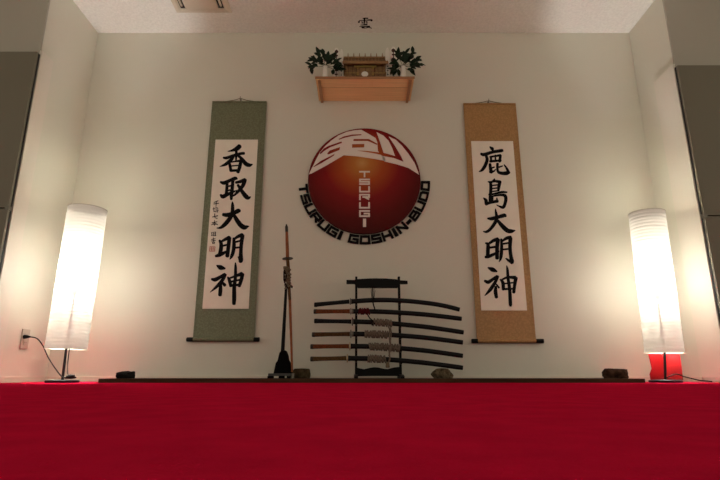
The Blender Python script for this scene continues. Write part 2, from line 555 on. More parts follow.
SHIMA = [[(355, 82, 12), (345, 105, 28), (322, 120, 14)],
         [(277, 117, 12), (305, 130, 28), (310, 200, 32), (302, 300, 30), (297, 350, 24)],
         [(300, 125, 22), (360, 110, 24), (420, 120, 32)],
         [(420, 117, 32), (407, 170, 32), (400, 222, 24)],
         [(320, 163, 14), (400, 153, 14)], [(320, 200, 14), (400, 190, 14)],
         [(310, 236, 14), (390, 226, 14)],
         [(290, 272, 22), (350, 262, 20), (440, 242, 24), (502, 243, 16)],
         [(330, 290, 16), (420, 276, 22), (475, 282, 32), (490, 320, 34), (480, 380, 32), (458, 423, 32), (420, 415, 20), (378, 395, 6)],
         [(222, 312, 12), (250, 340, 34), (255, 382, 32)],
         [(252, 385, 30), (310, 365, 28), (390, 350, 32)],
         [(330, 295, 22), (325, 362, 22)], [(382, 312, 12), (386, 350, 24)]]
DAI2 = [[(212, 196, 16), (260, 200, 36), (340, 180, 34), (408, 162, 40), (428, 170, 24)],
        [(305, 82, 8), (310, 120, 22), (320, 200, 36), (290, 265, 34), (240, 330, 30), (195, 358, 26), (158, 352, 8)],
        [(335, 225, 28), (390, 290, 42), (450, 343, 44), (500, 350, 38), (542, 341, 8)]]
MEI2 = [[(187, 97, 16), (215, 115, 34), (215, 190, 38), (211, 258, 36)],
        [(225, 105, 24), (280, 68, 32), (330, 52, 40)],
        [(335, 57, 40), (325, 150, 38), (325, 278, 38)],
        [(235, 152, 22), (320, 140, 22)],
        [(187, 265, 26), (230, 255, 34), (320, 215, 24), (348, 192, 12)],
        [(375, 52, 22), (380, 130, 30), (375, 230, 34), (365, 290, 24), (347, 323, 6)],
        [(390, 70, 22), (440, 38, 32), (485, 32, 40)],
        [(485, 42, 40), (480, 150, 36), (490, 250, 36), (503, 318, 42), (496, 337, 28)],
        [(432, 282, 14), (470, 310, 28), (498, 325, 28)],
        [(395, 107, 20), (480, 92, 18)], [(390, 175, 18), (480, 165, 18)]]
KAMI2 = [[(217, -28, 14), (270, -5, 44), (322, 18, 16)],
         [(178, 130, 24), (220, 145, 36), (280, 107, 30), (325, 78, 32)],
         [(335, 77, 26), (300, 150, 32), (240, 240, 34), (178, 308, 8)],
         [(310, 200, 24), (306, 260, 38), (317, 328, 32)],
         [(317, 172, 16), (347, 213, 20)],
         [(362, 112, 14), (395, 155, 34), (400, 232, 32)],
         [(387, 115, 20), (450, 88, 24), (540, 92, 38)],
         [(550, 97, 38), (536, 180, 32), (525, 268, 32)],
         [(402, 165, 16), (520, 152, 16)], [(400, 230, 24), (520, 225, 18)],
         [(440, -50, 10), (450, 0, 26), (457, 100, 30), (475, 230, 34), (485, 400, 34), (488, 430, 24)]]
# the small column of writing beside the large characters (8 crop pixels to one photo pixel)
SIGN = [[(185, 46, 7), (152, 60, 6)], [(150, 72, 7), (190, 66, 7)], [(171, 50, 7), (168, 92, 5)],
        [(150, 100, 6), (152, 130, 6)], [(143, 112, 6), (160, 108, 6)], [(165, 100, 6), (182, 104, 6)], [(165, 112, 5), (185, 112, 5)],
        [(166, 122, 6), (186, 122, 6)], [(184, 122, 6), (180, 138, 6)], [(150, 132, 6), (174, 134, 6)],
        [(140, 176, 7), (182, 166, 8)], [(158, 150, 7), (158, 178, 6), (178, 188, 7)],
        [(136, 222, 6), (176, 214, 6)], [(156, 204, 6), (156, 244, 6)], [(154, 222, 5), (132, 240, 6)], [(158, 222, 5), (180, 238, 8)], [(146, 236, 5), (168, 236, 5)],
        [(134, 300, 6), (136, 326, 6)], [(130, 302, 5), (142, 300, 5)], [(130, 324, 5), (144, 320, 5)], [(148, 298, 5), (166, 296, 5)],
        [(148, 300, 5), (150, 324, 5)], [(165, 297, 6), (163, 326, 6)], [(150, 312, 5), (164, 310, 5)], [(146, 326, 6), (168, 325, 6)],
        [(132, 356, 6), (162, 350, 6)], [(148, 342, 6), (147, 372, 6)], [(130, 368, 6), (164, 364, 6)], [(138, 378, 6), (158, 377, 6)], [(140, 388, 6), (156, 387, 6)], [(139, 378, 5), (141, 388, 5)], [(157, 378, 5), (155, 388, 5)]]

YS = D - 0.012       # plane of the scrolls


def scroll(silk, outer, inner, roller, peak, label, hooklabel, rows, extra=None):
    """outer/inner: photo corners (x top-left, x top-right, y top, x bottom-left, x bottom-right, y bottom)"""
    tl, tr, br, bl = (P(outer[0], outer[2], YS), P(outer[1], outer[2], YS), P(outer[4], outer[5], YS), P(outer[3], outer[5], YS))
    x0, x1 = (tl.x + bl.x) / 2, (tr.x + br.x) / 2
    z1, z0 = (tl.z + tr.z) / 2, (bl.z + br.z) / 2
    itl, itr, ibr, ibl = (P(inner[0], inner[2], YS), P(inner[1], inner[2], YS), P(inner[4], inner[5], YS), P(inner[3], inner[5], YS))
    ix0, ix1 = (itl.x + ibl.x) / 2, (itr.x + ibr.x) / 2
    iz1, iz0 = (itl.z + itr.z) / 2, (ibl.z + ibr.z) / 2
    root = thing('hanging_scroll', label, 'scroll', ((x0 + x1) / 2, YS, z0))
    # silk mount: a gently waving sheet
    mb = MB()
    nz = 40
    L = [Vector((x0, YS + 0.0012 * math.sin(k * 0.5), z0 + (z1 - z0) * k / nz)) for k in range(nz + 1)]
    R = [Vector((x1, YS + 0.0012 * math.sin(k * 0.5 + 0.6), z0 + (z1 - z0) * k / nz)) for k in range(nz + 1)]
    mb.strip(L, R, (0, 0.0012, 0))
    mb.build('silk_mount', silk, root)
    # narrow woven edge lines on both sides of the silk
    for xx in (x0, x1 - 0.010):
        MB().box(xx, xx + 0.010, YS - 0.0024, YS - 0.0012, z0, z1).build('silk_border', silk, root)
    # seam under the writing paper
    MB().box(x0, x1, YS - 0.0032, YS - 0.0020, iz0 - 0.010, iz0 - 0.006).build('silk_seam', silk, root)
    pp = MB().box(ix0, ix1, YS - 0.0036, YS - 0.0018, iz0, iz1).build('writing_paper', 'paper', root)
    ink = MB()
    for strokes, ox, oy in rows:
        brush(ink, strokes, ox, oy, 12.0, YS - 0.0040)
    if extra:
        brush(ink, extra[0], 195, 195, 8.0, YS - 0.0040, gain=0.95)
    ink.build('brush_writing', 'ink', root)
    if extra:
        a, b = P(195 + 117 / 8, 195 + 412 / 8, YS - 0.0042), P(195 + 160 / 8, 195 + 452 / 8, YS - 0.0042)
        st = MB()
        fw, fh = b.x - a.x, a.z - b.z
        st.box(a.x, b.x, a.y - 0.0004, a.y, b.z, b.z + fh * 0.12)
        st.box(a.x, b.x, a.y - 0.0004, a.y, a.z - fh * 0.12, a.z)
        for u in (0.0, 0.3, 0.58, 0.88):
            st.box(a.x + fw * u, a.x + fw * (u + 0.12), a.y - 0.0004, a.y, b.z, a.z)
        st.box(a.x, b.x, a.y - 0.0004, a.y, b.z + fh * 0.45, b.z + fh * 0.56)
        st.build('red_seal', 'stamp', root)
    # rods
    rz = z0 + 0.004
    rl, rr = P(roller[0], roller[2], YS - 0.008).x, P(roller[1], roller[2], YS - 0.008).x
    MB().tube([(x0 + 0.002, YS - 0.006, rz), (x1 - 0.002, YS - 0.006, rz)], 0.0125, 14).build('roller_rod', silk, root, smooth=True)
    for a, b in ((rl, x0 + 0.004), (x1 - 0.004, rr)):
        MB().tube([(a, YS - 0.006, rz - 0.001), (a + (b - a) * 0.12, YS - 0.006, rz - 0.001), (b, YS - 0.006, rz - 0.001)], [0.0125, 0.0145, 0.0145], 16).build('roller_knob', 'black', root, smooth=True)
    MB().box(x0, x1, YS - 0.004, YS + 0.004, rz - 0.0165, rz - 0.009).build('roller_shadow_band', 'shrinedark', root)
    MB().box(x0, x1, YS - 0.006, YS + 0.004, z1 - 0.004, z1 + 0.006).build('top_rod', silk, root, bevel=0.002)
    pk = P(peak[0], peak[1], YS)
    MB().tube([(pk.x - 0.10, YS - 0.002, z1 + 0.006), (pk.x - 0.05, YS - 0.002, z1 + 0.013), (pk.x, YS - 0.004, pk.z), (pk.x + 0.05, YS - 0.002, z1 + 0.013), (pk.x + 0.10, YS - 0.002, z1 + 0.006)],
              0.0026, 8).build('hanging_cord', 'bronze', root, smooth=True)
    hk = thing('wall_hook', hooklabel, 'hook', (pk.x, D, pk.z))
    MB().tube([(pk.x, D + 0.004, pk.z - 0.006), (pk.x, D - 0.018, pk.z - 0.006), (pk.x, D - 0.023, pk.z + 0.002), (pk.x, D - 0.023, pk.z + 0.012)], 0.0025, 8).build('pin', 'steel', hk, smooth=True)
    MB().lathe([(0.008, -0.003), (0.008, 0.002), (0.004, 0.004)], (pk.x, D - 0.001, pk.z - 0.006), 14, (0, -1, 0)).build('collar', 'steel', hk)
    return root


scroll('green', (212, 266.5, 102, 193.3, 254.7, 340), (215.8, 257.9, 139.8, 202.3, 248.9, 308.8), (186.5, 259.3, 340.3), (240.5, 98.5),
       'green silk hanging scroll with five brushed characters, small signature and red seal', 'small steel hook above the green scroll',
       [(KA, 205, 135), (TORI, 205, 170), (DAI, 203, 200), (MEI, 200, 232), (KAMI, 200, 270)], (SIGN,))
scroll('goldsilk', (463, 516, 104, 477.2, 535.6, 341.5), (471.2, 512.4, 141.3, 481, 527.4, 310.5), (471.7, 543.5, 341.5), (488.5, 101),
       'golden brown silk hanging scroll with five brushed characters and no signature', 'small steel hook above the golden brown scroll',
       [(SHIKA, 465, 140), (SHIMA, 465, 172), (DAI2, 470, 202), (MEI2, 470, 235), (KAMI2, 470, 270)])

# ------------------------------------------------------------------ round emblem
YE = D - 0.030
EC0 = P(364.2, 128.6, YE)
EC1 = P(364.2, 233.2, YE)
ECZ = (EC0.z + EC1.z) / 2
ECX = P(364.3, 181, YE).x
ER = (P(420.6, 181, YE).x - P(308.0, 181, YE).x) / 2


def emblem_mat(oz):
    m = bpy.data.materials.new('emblem_red_print')
    m.use_nodes = True
    nt = m.node_tree
    b = nt.nodes['Principled BSDF']
    tc = nt.nodes.new('ShaderNodeTexCoord')
    mp = nt.nodes.new('ShaderNodeMapping')
    mp.inputs['Location'].default_value = (0, 0, -oz)
    ln = nt.nodes.new('ShaderNodeVectorMath')
    ln.operation = 'LENGTH'
    nt.links.new(tc.outputs['Object'], mp.inputs['Vector'])
    nt.links.new(mp.outputs[0], ln.inputs[0])
    dv = nt.nodes.new('ShaderNodeMath')
    dv.operation = 'DIVIDE'
    dv.inputs[1].default_value = ER * 1.4
    nt.links.new(ln.outputs['Value'], dv.inputs[0])
    r = nt.nodes.new('ShaderNodeValToRGB')
    e = r.color_ramp.elements
    e[0].position, e[0].color = 0.0, (0.62, 0.34, 0.11, 1)
    e[1].position, e[1].color = 1.0, (0.055, 0.006, 0.006, 1)
    for p, c in ((0.10, (0.52, 0.20, 0.045, 1)), (0.28, (0.40, 0.075, 0.018, 1)), (0.48, (0.23, 0.012, 0.014, 1)), (0.75, (0.105, 0.008, 0.008, 1))):
        k = e.new(p)
        k.color = c
    nt.links.new(dv.outputs[0], r.inputs['Fac'])
    nt.links.new(r.outputs['Color'], b.inputs['Base Color'])
    b.inputs['Roughness'].default_value = 0.5
    b.inputs['Specular IOR Level'].default_value = 0.1
    return m


emb = thing('wall_emblem', 'round red and orange club emblem with white mark and black lettering around it', 'emblem', (ECX, D, ECZ))
glow = P(362, 163, YE)
M['emprint'] = emblem_mat(glow.z - ECZ)
nt = M['emprint'].node_tree
nt.nodes['Mapping'].inputs['Location'].default_value = (-(glow.x - ECX), -(YE - D), -(glow.z - ECZ))
MB().lathe([(ER - 0.003, 0.0), (ER, 0.003), (ER, 0.026), (ER - 0.002, 0.0285)], (ECX, D - 0.0015, ECZ), 96, (0, -1, 0)).build('disc', 'emprint', emb)
YE = D - 0.0302


def A(pts):
    return [P(300 + x / 9.6, 125 + y / 9.6, YE) for x, y in pts]


def Bp(pts):
    return [P(350 + x / 9.6, 125 + y / 9.6, YE) for x, y in pts]


mk = MB()
mk.prism(A([(85, 473), (108, 425), (130, 385), (155, 330), (190, 265), (240, 205), (300, 150), (370, 100), (450, 66), (530, 50), (588, 46),
            (645, 78), (725, 125), (742, 165), (748, 250), (778, 288), (812, 318), (820, 345), (720, 327), (560, 302), (420, 291), (250, 391), (110, 466)]), -0.0015)
mk.prism(Bp([(305, 297), (420, 318), (515, 354), (600, 402), (664, 478), (560, 412), (450, 378), (330, 350)]), -0.0015)
mk.prism(Bp([(370, 110), (440, 142), (500, 200), (560, 275), (620, 365), (662, 470), (600, 425), (518, 362), (490, 300), (440, 215)]), -0.0014)
mk.prism(Bp([(254, 68), (320, 102), (370, 152), (402, 215), (432, 297), (322, 267), (290, 170)]), -0.0015)
mk.build('white_mark', 'emwhite', emb)
YE -= 0.0016
ct = MB()
for poly in ([(128, 400), (200, 345), (335, 276), (322, 296), (210, 364), (132, 404)],
             [(190, 268), (230, 225), (275, 200), (398, 158), (403, 172), (290, 214), (235, 247), (195, 281)],
             [(262, 272), (285, 245), (385, 212), (378, 240), (268, 284)],
             [(370, 135), (420, 110), (500, 92), (590, 88), (588, 98), (500, 106), (420, 125), (376, 141)],
             [(515, 135), (660, 135), (740, 178), (742, 192), (650, 153), (512, 153)],
             [(500, 185), (618, 182), (615, 215), (500, 218)],
             [(545, 245), (640, 248), (780, 266), (800, 292), (700, 270)]):
    ct.prism(A(poly), -0.0006)
ct.build('red_cuts', 'emprint', emb)

GL = {'T': [[(0, 0), (1, 0)], [(.5, 0), (.5, 1)]],
      'S': [[(1, 0), (0, 0)], [(0, 0), (0, .5)], [(0, .5), (1, .5)], [(1, .5), (1, 1)], [(1, 1), (0, 1)]],
      'U': [[(0, 0), (0, 1)], [(0, 1), (1, 1)], [(1, 1), (1, 0)]],
      'R': [[(0, 1), (0, 0)], [(0, 0), (1, 0)], [(1, 0), (1, .5)], [(1, .5), (.35, .5)], [(.5, .5), (1, 1)]],
      'G': [[(1, 0), (0, 0)], [(0, 0), (0, 1)], [(0, 1), (1, 1)], [(1, 1), (1, .5)], [(1, .5), (.5, .5)]],
      'I': [[(.5, 0), (.5, 1)]],
      'O': [[(0, 0), (1, 0)], [(1, 0), (1, 1)], [(1, 1), (0, 1)], [(0, 1), (0, 0)]],
      'H': [[(0, 0), (0, 1)], [(1, 0), (1, 1)], [(0, .5), (1, .5)]],
      'N': [[(0, 1), (0, 0)], [(0, 0), (1, 1)], [(1, 1), (1, 0)]],
      'B': [[(0, 0), (.9, 0)], [(.9, 0), (.9, .5)], [(0, .5), (1, .5)], [(1, .5), (1, 1)], [(1, 1), (0, 1)], [(0, 1), (0, 0)]],
      'D': [[(0, 0), (.8, 0)], [(.8, 0), (1, .25)], [(1, .25), (1, 1)], [(1, 1), (0, 1)], [(0, 1), (0, 0)]],
      '-': [[(.1, .5), (.9, .5)]]}


def glyph_quads(ch, w, h, t):
    """each stroke of a letter as a row of cross-sections in a w x h cell (t = stroke width), y down"""
    out = []
    for (ax, ay), (bx_, by) in GL[ch]:
        a = Vector((t / 2 + ax * (w - t), t / 2 + ay * (h - t)))
        b = Vector((t / 2 + bx_ * (w - t), t / 2 + by * (h - t)))
        d = (b - a).normalized()
        n = Vector((-d.y, d.x)) * t / 2
        a2, b2 = a - d * t / 2, b + d * t / 2
        if abs(d.x) > 0.05 and abs(d.y) > 0.05:
            a2, b2 = a, b
        L = [a2 + (b2 - a2) * k / 5 + n for k in range(6)]
        R = [a2 + (b2 - a2) * k / 5 - n for k in range(6)]
        out.append((L, R))
    return out


lt = MB()
YV = D - 0.0303
col = [('T', 45, 92), ('S', 103, 149), ('U', 160, 206), ('R', 217, 264), ('U', 279, 327), ('G', 339, 390), ('I', 403, 465)]
for j, (ch, a, b) in enumerate(col):
    p0, p1 = P(345 + 106 / 7.5, 165 + a / 7.5, YV), P(345 + 187 / 7.5, 165 + b / 7.5, YV)
    w, hh = p1.x - p0.x, p0.z - p1.z
    for i, (L, R) in enumerate(glyph_quads(ch, w, hh, 0.0120 if ch != 'I' else 0.022)):
        yy = YV - 0.00005 * (i + j)
        lt.strip([(p0.x + q.x, yy, p0.z - q.y) for q in L], [(p0.x + q.x, yy, p0.z - q.y) for q in R], (0, -0.0014, 0))
lt.build('white_lettering', 'emwhite', emb)

# lettering along the lower edge: letters stand on the wall, tops towards the disc
ring = MB()
word = 'TSURUGI GOSHIN-BUDO'
wid = {'I': 0.46, '-': 0.62, ' ': 0.42}
tot = sum(wid.get(c, 1.0) for c in word) + 0.10 * (len(word) - 1)
A0, A1 = math.radians(183.5), math.radians(359.5)
LH = 0.066
r_top = ER + 0.006
unit = (A1 - A0) / tot
ang = A0
YW = D - 0.012
for j, c in enumerate(word):
    cw = wid.get(c, 1.0)
    if c != ' ':
        W = cw * unit * (r_top + LH / 2)
        for i, (L, R) in enumerate(glyph_quads(c, W, LH, 0.0165 if c not in 'I-' else 0.024)):
            def mp_(q):
                a = ang + q.x / W * cw * unit
                r = r_top + q.y
                return Vector((ECX + r * math.cos(a), YW - 0.00005 * (i % 5), ECZ + r * math.sin(a)))
            ring.strip([mp_(q) for q in L], [mp_(q) for q in R], (0, 0.0125, 0))
    ang += (cw + 0.10) * unit
ring.build('black_lettering', 'emblack', emb)

# ------------------------------------------------------------------ ceiling character
cs = thing('ceiling_sign', 'small paper square with a black brushed character on the ceiling above the shelf', 'sign', PZ(365, 23.5, CEIL))
a, b = PZ(357.3, 16.2, CEIL), PZ(373.2, 29.0, CEIL)
MB().box(a.x, b.x, a.y, b.y, CEIL - 0.0016, CEIL + 0.0).build('paper_square', 'ceiling', cs)
KUMO = [[(330, 122, 10), (365, 118, 14), (400, 120, 14)], [(352, 116, 16), (351, 160, 20), (348, 200, 12)],
        [(285, 150, 8), (270, 175, 24)], [(290, 152, 9), (360, 146, 9), (455, 144, 18), (448, 160, 10)],
        [(310, 168, 9), (330, 174, 10)], [(312, 186, 9), (332, 190, 10)], [(372, 168, 9), (392, 166, 10)], [(374, 186, 9), (396, 184, 10)],
        [(298, 216, 9), (340, 214, 12), (388, 208, 18)], [(282, 240, 8), (360, 236, 10), (425, 240, 22)],
        [(350, 240, 12), (318, 252, 20)], [(320, 255, 14), (370, 258, 10), (425, 246, 10)], [(405, 244, 8), (455, 262, 10)]]
ink = MB()
for i, s in enumerate(KUMO):
    L, R = stroke_sides([(x_, y_, w_ * 1.2) for x_, y_, w_ in s])
    ink.strip([PZ(340 + x / 14.4, 10 + y / 14.4, CEIL - 0.0018 - 0.00004 * i) for x, y in L],
              [PZ(340 + x / 14.4, 10 + y / 14.4, CEIL - 0.0018 - 0.00004 * i) for x, y in R], (0, 0, -0.0006))
ink.build('brush_writing', 'ink', cs)

# ------------------------------------------------------------------ god shelf
SZ = 2.067
SY = 3.198
sh = thing('wall_shelf', 'pale wooden wall shelf under the miniature shrine', 'shelf', ((P(365, 79, SY).x), D, SZ))
sx0, sx1 = P(315.6, 79, SY).x, P(414.2, 79, SY).x
ST_ = 0.020
MB().box(sx0, sx1, SY, D - 0.001, SZ, SZ + ST_).build('shelf_board', 'shelfwood', sh, bevel=0.002)
MB().box(sx0 - 0.004, sx1 + 0.004, SY - 0.006, SY, SZ - 0.001, SZ + ST_ - 0.002).build('edge_strip', 'shelfdark', sh, bevel=0.002)
MB().box(sx0 + 0.03, sx1 - 0.03, SY + 0.110, SY + 0.1125, SZ - 0.001, SZ).build('board_joint', 'shelfdark', sh)
for xx in (sx0 + 0.016, sx1 - 0.034):
    mb = MB()
    pts = [Vector((xx, SY + 0.01, SZ)), Vector((xx, D - 0.001, SZ)), Vector((xx, D - 0.001, SZ - 0.016)), Vector((xx, SY + 0.04, SZ - 0.016)), Vector((xx, SY + 0.01, SZ - 0.008))]
    v0 = [mb.bm.verts.new(p) for p in pts]
    v1 = [mb.bm.verts.new(p + Vector((0.018, 0, 0))) for p in pts]
    mb.bm.faces.new(v0)
    mb.bm.faces.new(v1[::-1])
    for i in range(len(pts)):
        k = (i + 1) % len(pts)
        mb.bm.faces.new((v0[i], v1[i], v1[k], v0[k]))
    mb.build('bracket', 'shelfdark', sh, bevel=0.001)
TOPZ = SZ + ST_

# miniature shrine
sc_x = P(365.3, 65, 3.28).x
shr = thing('miniature_shrine', 'brown and gold miniature shrine with pinned roof in the middle of the shelf', 'shrine', (sc_x, 3.33, TOPZ))
W2 = 0.155
y_f = 3.262


def sbox(nm, m, x0, x1, y0, y1, z0, z1, par=shr, bev=0.001):
    return MB().box(sc_x + x0, sc_x + x1, y0, y1, TOPZ + z0, TOPZ + z1).build(nm, m, par, bevel=bev)


sbox('plinth', 'shrinewood', -W2, W2, y_f - 0.022, 3.44, 0, 0.022)
sbox('plinth_step', 'shrinedark', -W2 + 0.008, W2 - 0.008, y_f - 0.008, 3.43, 0.022, 0.040)
sbox('shrine_body', 'shrinedark', -W2 + 0.014, W2 - 0.014, y_f + 0.030, 3.42, 0.040, 0.150)
for s in (-1, 1):
    d = sbox('side_door', 'shrinewood', s * 0.108 - 0.030, s * 0.108 + 0.030, y_f + 0.022, y_f + 0.030, 0.050, 0.138)
    for dx in (-0.015, 0.015):
        sbox('door_bar', 'shrinedark', s * 0.108 + dx - 0.0015, s * 0.108 + dx + 0.0015, y_f + 0.018, y_f + 0.022, 0.054, 0.134, d, 0)
for s in (-1, 1):
    d = sbox('centre_door', 'shrinewood', min(0, s * 0.066) + 0.002, max(0, s * 0.066) - 0.002, y_f + 0.014, y_f + 0.030, 0.046, 0.140)
    sbox('gilt_hinge', 'gold', s * 0.056 - 0.008, s * 0.056 + 0.008, y_f + 0.011, y_f + 0.014, 0.060, 0.072, d, 0)
    sbox('gilt_hinge', 'gold', s * 0.056 - 0.008, s * 0.056 + 0.008, y_f + 0.011, y_f + 0.014, 0.112, 0.124, d, 0)
for xx in (-0.140, -0.074, -0.036, 0.036, 0.074, 0.140):
    MB().tube([(sc_x + xx, y_f + 0.010, TOPZ + 0.040), (sc_x + xx, y_f + 0.010, TOPZ + 0.152)], 0.0042, 10).build('pillar', 'shrinewood', shr, smooth=True)
sbox('lintel', 'gold', -0.082, 0.082, y_f + 0.002, y_f + 0.012, 0.122, 0.134)
sbox('lintel', 'shrinewood', -W2 + 0.006, W2 - 0.006, y_f + 0.002, y_f + 0.018, 0.143, 0.154)
# railing across the front
sbox('railing', 'gold', -W2 + 0.004, -0.042, y_f - 0.012, y_f - 0.008, 0.062, 0.066)
sbox('railing', 'gold', 0.042, W2 - 0.004, y_f - 0.012, y_f - 0.008, 0.062, 0.066)
for xx in (-0.148, -0.122, -0.096, -0.070, -0.045, 0.045, 0.070, 0.096, 0.122, 0.148):
    sbox('railing_post', 'shrinewood', xx - 0.0022, xx + 0.0022, y_f - 0.013, y_f - 0.007, 0.022, 0.070, bev=0)
# roof with pitched curved planes
rf = MB()
prof = [(y_f - 0.020, 0.150), (y_f + 0.010, 0.166), (y_f + 0.040, 0.195), (y_f + 0.062, 0.222), (y_f + 0.080, 0.246), (y_f + 0.098, 0.222), (y_f + 0.130, 0.195), (y_f + 0.165, 0.166)]
top = [Vector((sc_x - W2 - 0.008, y, TOPZ + z)) for y, z in prof]
bot = [Vector((sc_x - W2 - 0.008, y, TOPZ + z - 0.014)) for y, z in prof]
loop = top + bot[::-1]
v0 = [rf.bm.verts.new(p) for p in loop]
v1 = [rf.bm.verts.new(p + Vector((2 * W2 + 0.016, 0, 0))) for p in loop]
n = len(loop)
for i in range(n):
    k = (i + 1) % n
    rf.bm.faces.new((v0[i], v1[i], v1[k], v0[k]))
rf.bm.faces.new(v0)
rf.bm.faces.new(v1[::-1])
rf.build('roof', 'shrineroof', shr)
sbox('eave_board', 'shrinewood', -W2 - 0.010, W2 + 0.010, y_f - 0.024, y_f - 0.018, 0.132, 0.154)
sbox('ridge_beam', 'shrinewood', -W2 - 0.006, W2 + 0.006, y_f + 0.072, y_f + 0.088, 0.242, 0.256)
for k in range(7):
    xx = -0.128 + k * 0.0427
    MB().tube([(sc_x + xx, y_f + 0.080, TOPZ + 0.250), (sc_x + xx, y_f + 0.080, TOPZ + 0.272), (sc_x + xx, y_f + 0.080, TOPZ + 0.290)], [0.0042, 0.0038, 0.0016], 10).build('roof_finial', 'shrinewood', shr, smooth=True)
for k in range(13):
    xx = -0.150 + k * 0.025
    MB().tube([(sc_x + xx, y_f - 0.018, TOPZ + 0.158), (sc_x + xx, y_f + 0.012, TOPZ + 0.174), (sc_x + xx, y_f + 0.042, TOPZ + 0.202), (sc_x + xx, y_f + 0.074, TOPZ + 0.246)], 0.0022, 6).build('roof_rib', 'shrinewood', shr)
# shrine mirror / dish
dp = P(364.8, 75, 3.222)
ds = thing('offering_dish', 'small white round dish standing before the shrine', 'dish', (dp.x, 3.224, TOPZ))
MB().lathe([(0.004, 0.0), (0.022, 0.0), (0.024, 0.002), (0.024, 0.005), (0.004, 0.007)], (dp.x, 3.222, TOPZ + 0.032), 28, (0, -1, 0.18)).build('dish', 'white', ds, smooth=True)
MB().box(dp.x - 0.014, dp.x + 0.014, 3.212, 3.236, TOPZ, TOPZ + 0.010).build('stand', 'shrinewood', ds, bevel=0.001)


def tablet(px0, px1, ptop, Y, label, dark):
    a, b = P(px0, ptop, Y), P(px1, ptop, Y)
    t = thing('paper_talisman', label, 'talisman', ((a.x + b.x) / 2, Y, TOPZ))
    hgt = a.z - TOPZ
    mb = MB()
    w = (b.x - a.x) / 2
    cx = (a.x + b.x) / 2
    mb.prism([Vector((cx + u * w, Y, TOPZ + v * hgt)) for u, v in ((-0.85, 0), (0.85, 0), (1, 0.9), (0.35, 1.0), (-0.35, 1.0), (-1, 0.9))], 0.010)
    mb.build('tablet', 'ofuda', t, bevel=0.001)
    mk = MB()
    mkm = 'darkstamp' if dark else 'ink'
    if dark:
        for u, v, r in ((0, 0.90, 0.62), (0.0, 0.66, 0.8), (-0.1, 0.52, 0.5)):
            mk.lathe([(w * r, 0), (w * r, 0.001)], (cx + u * w, Y - 0.0001, TOPZ + v * hgt), 12, (0, -1, 0))
        for v in (0.30, 0.40, 0.78):
            mk.box(cx - w * 0.5, cx + w * 0.5, Y - 0.001, Y, TOPZ + v * hgt, TOPZ + (v + 0.035) * hgt)
        mk.box(cx - w * 0.12, cx + w * 0.12, Y - 0.0012, Y, TOPZ + 0.2 * hgt, TOPZ + 0.95 * hgt)
    else:
        for v in (0.25, 0.36, 0.47, 0.58):
            mk.box(cx - w * 0.35, cx + w * 0.35, Y - 0.001, Y, TOPZ + v * hgt, TOPZ + (v + 0.02) * hgt)
            mk.box(cx - w * 0.08, cx + w * 0.08, Y - 0.001, Y, TOPZ + (v - 0.02) * hgt, TOPZ + (v + 0.06) * hgt)
    mk.build('printed_marks', mkm, t)
    return t


G_ = 'paper talismans on the shelf'
for args in ((333.5, 339.6, 47.8, 3.335, 'talisman with dark round prints standing left of the shrine', True),
             (339.8, 343.2, 49.0, 3.300, 'narrow white talisman standing against the left side of the shrine', False),
             (385.2, 389.6, 47.6, 3.295, 'narrow white talisman standing against the right side of the shrine', False),
             (390.0, 396.6, 46.6, 3.335, 'talisman with dark round prints standing right of the shrine', True)):
    tablet(*args)['group'] = G_


# sakaki vases
def leaf(bm, p, d, up, L, W):
    d = d.normalized()
    s = d.cross(up)
    if s.length < 0.05:
        s = d.cross(Vector((1, 0, 0)))
    s.normalize()
    n = s.cross(d).normalized()
    pr = ((0, 0), (0.25, 0.8), (0.5, 1.0), (0.78, 0.62), (1.0, 0.0))
    mid = [p + d * L * t - n * L * 0.18 * t * t for t, _ in pr]
    lf = [bm.verts.new(mid[i] + s * W * w + n * W * 0.25 * w) for i, (_, w) in enumerate(pr)]
    md = [bm.verts.new(m) for m in mid]
    rt = [bm.verts.new(mid[i] - s * W * w + n * W * 0.25 * w) for i, (_, w) in enumerate(pr)]
    for i in range(4):
        if i == 0:
            bm.faces.new((md[0], lf[1], md[1]))
            bm.faces.new((md[0], md[1], rt[1]))
        elif i == 3:
            bm.faces.new((md[3], lf[3], md[4]))
            bm.faces.new((md[3], md[4], rt[3]))
        else:
            bm.faces.new((md[i], lf[i], lf[i + 1], md[i + 1]))
            bm.faces.new((md[i], md[i + 1], rt[i + 1], rt[i]))
    for k in (0, 4):
        bm.verts.remove(lf[k])
        bm.verts.remove(rt[k])


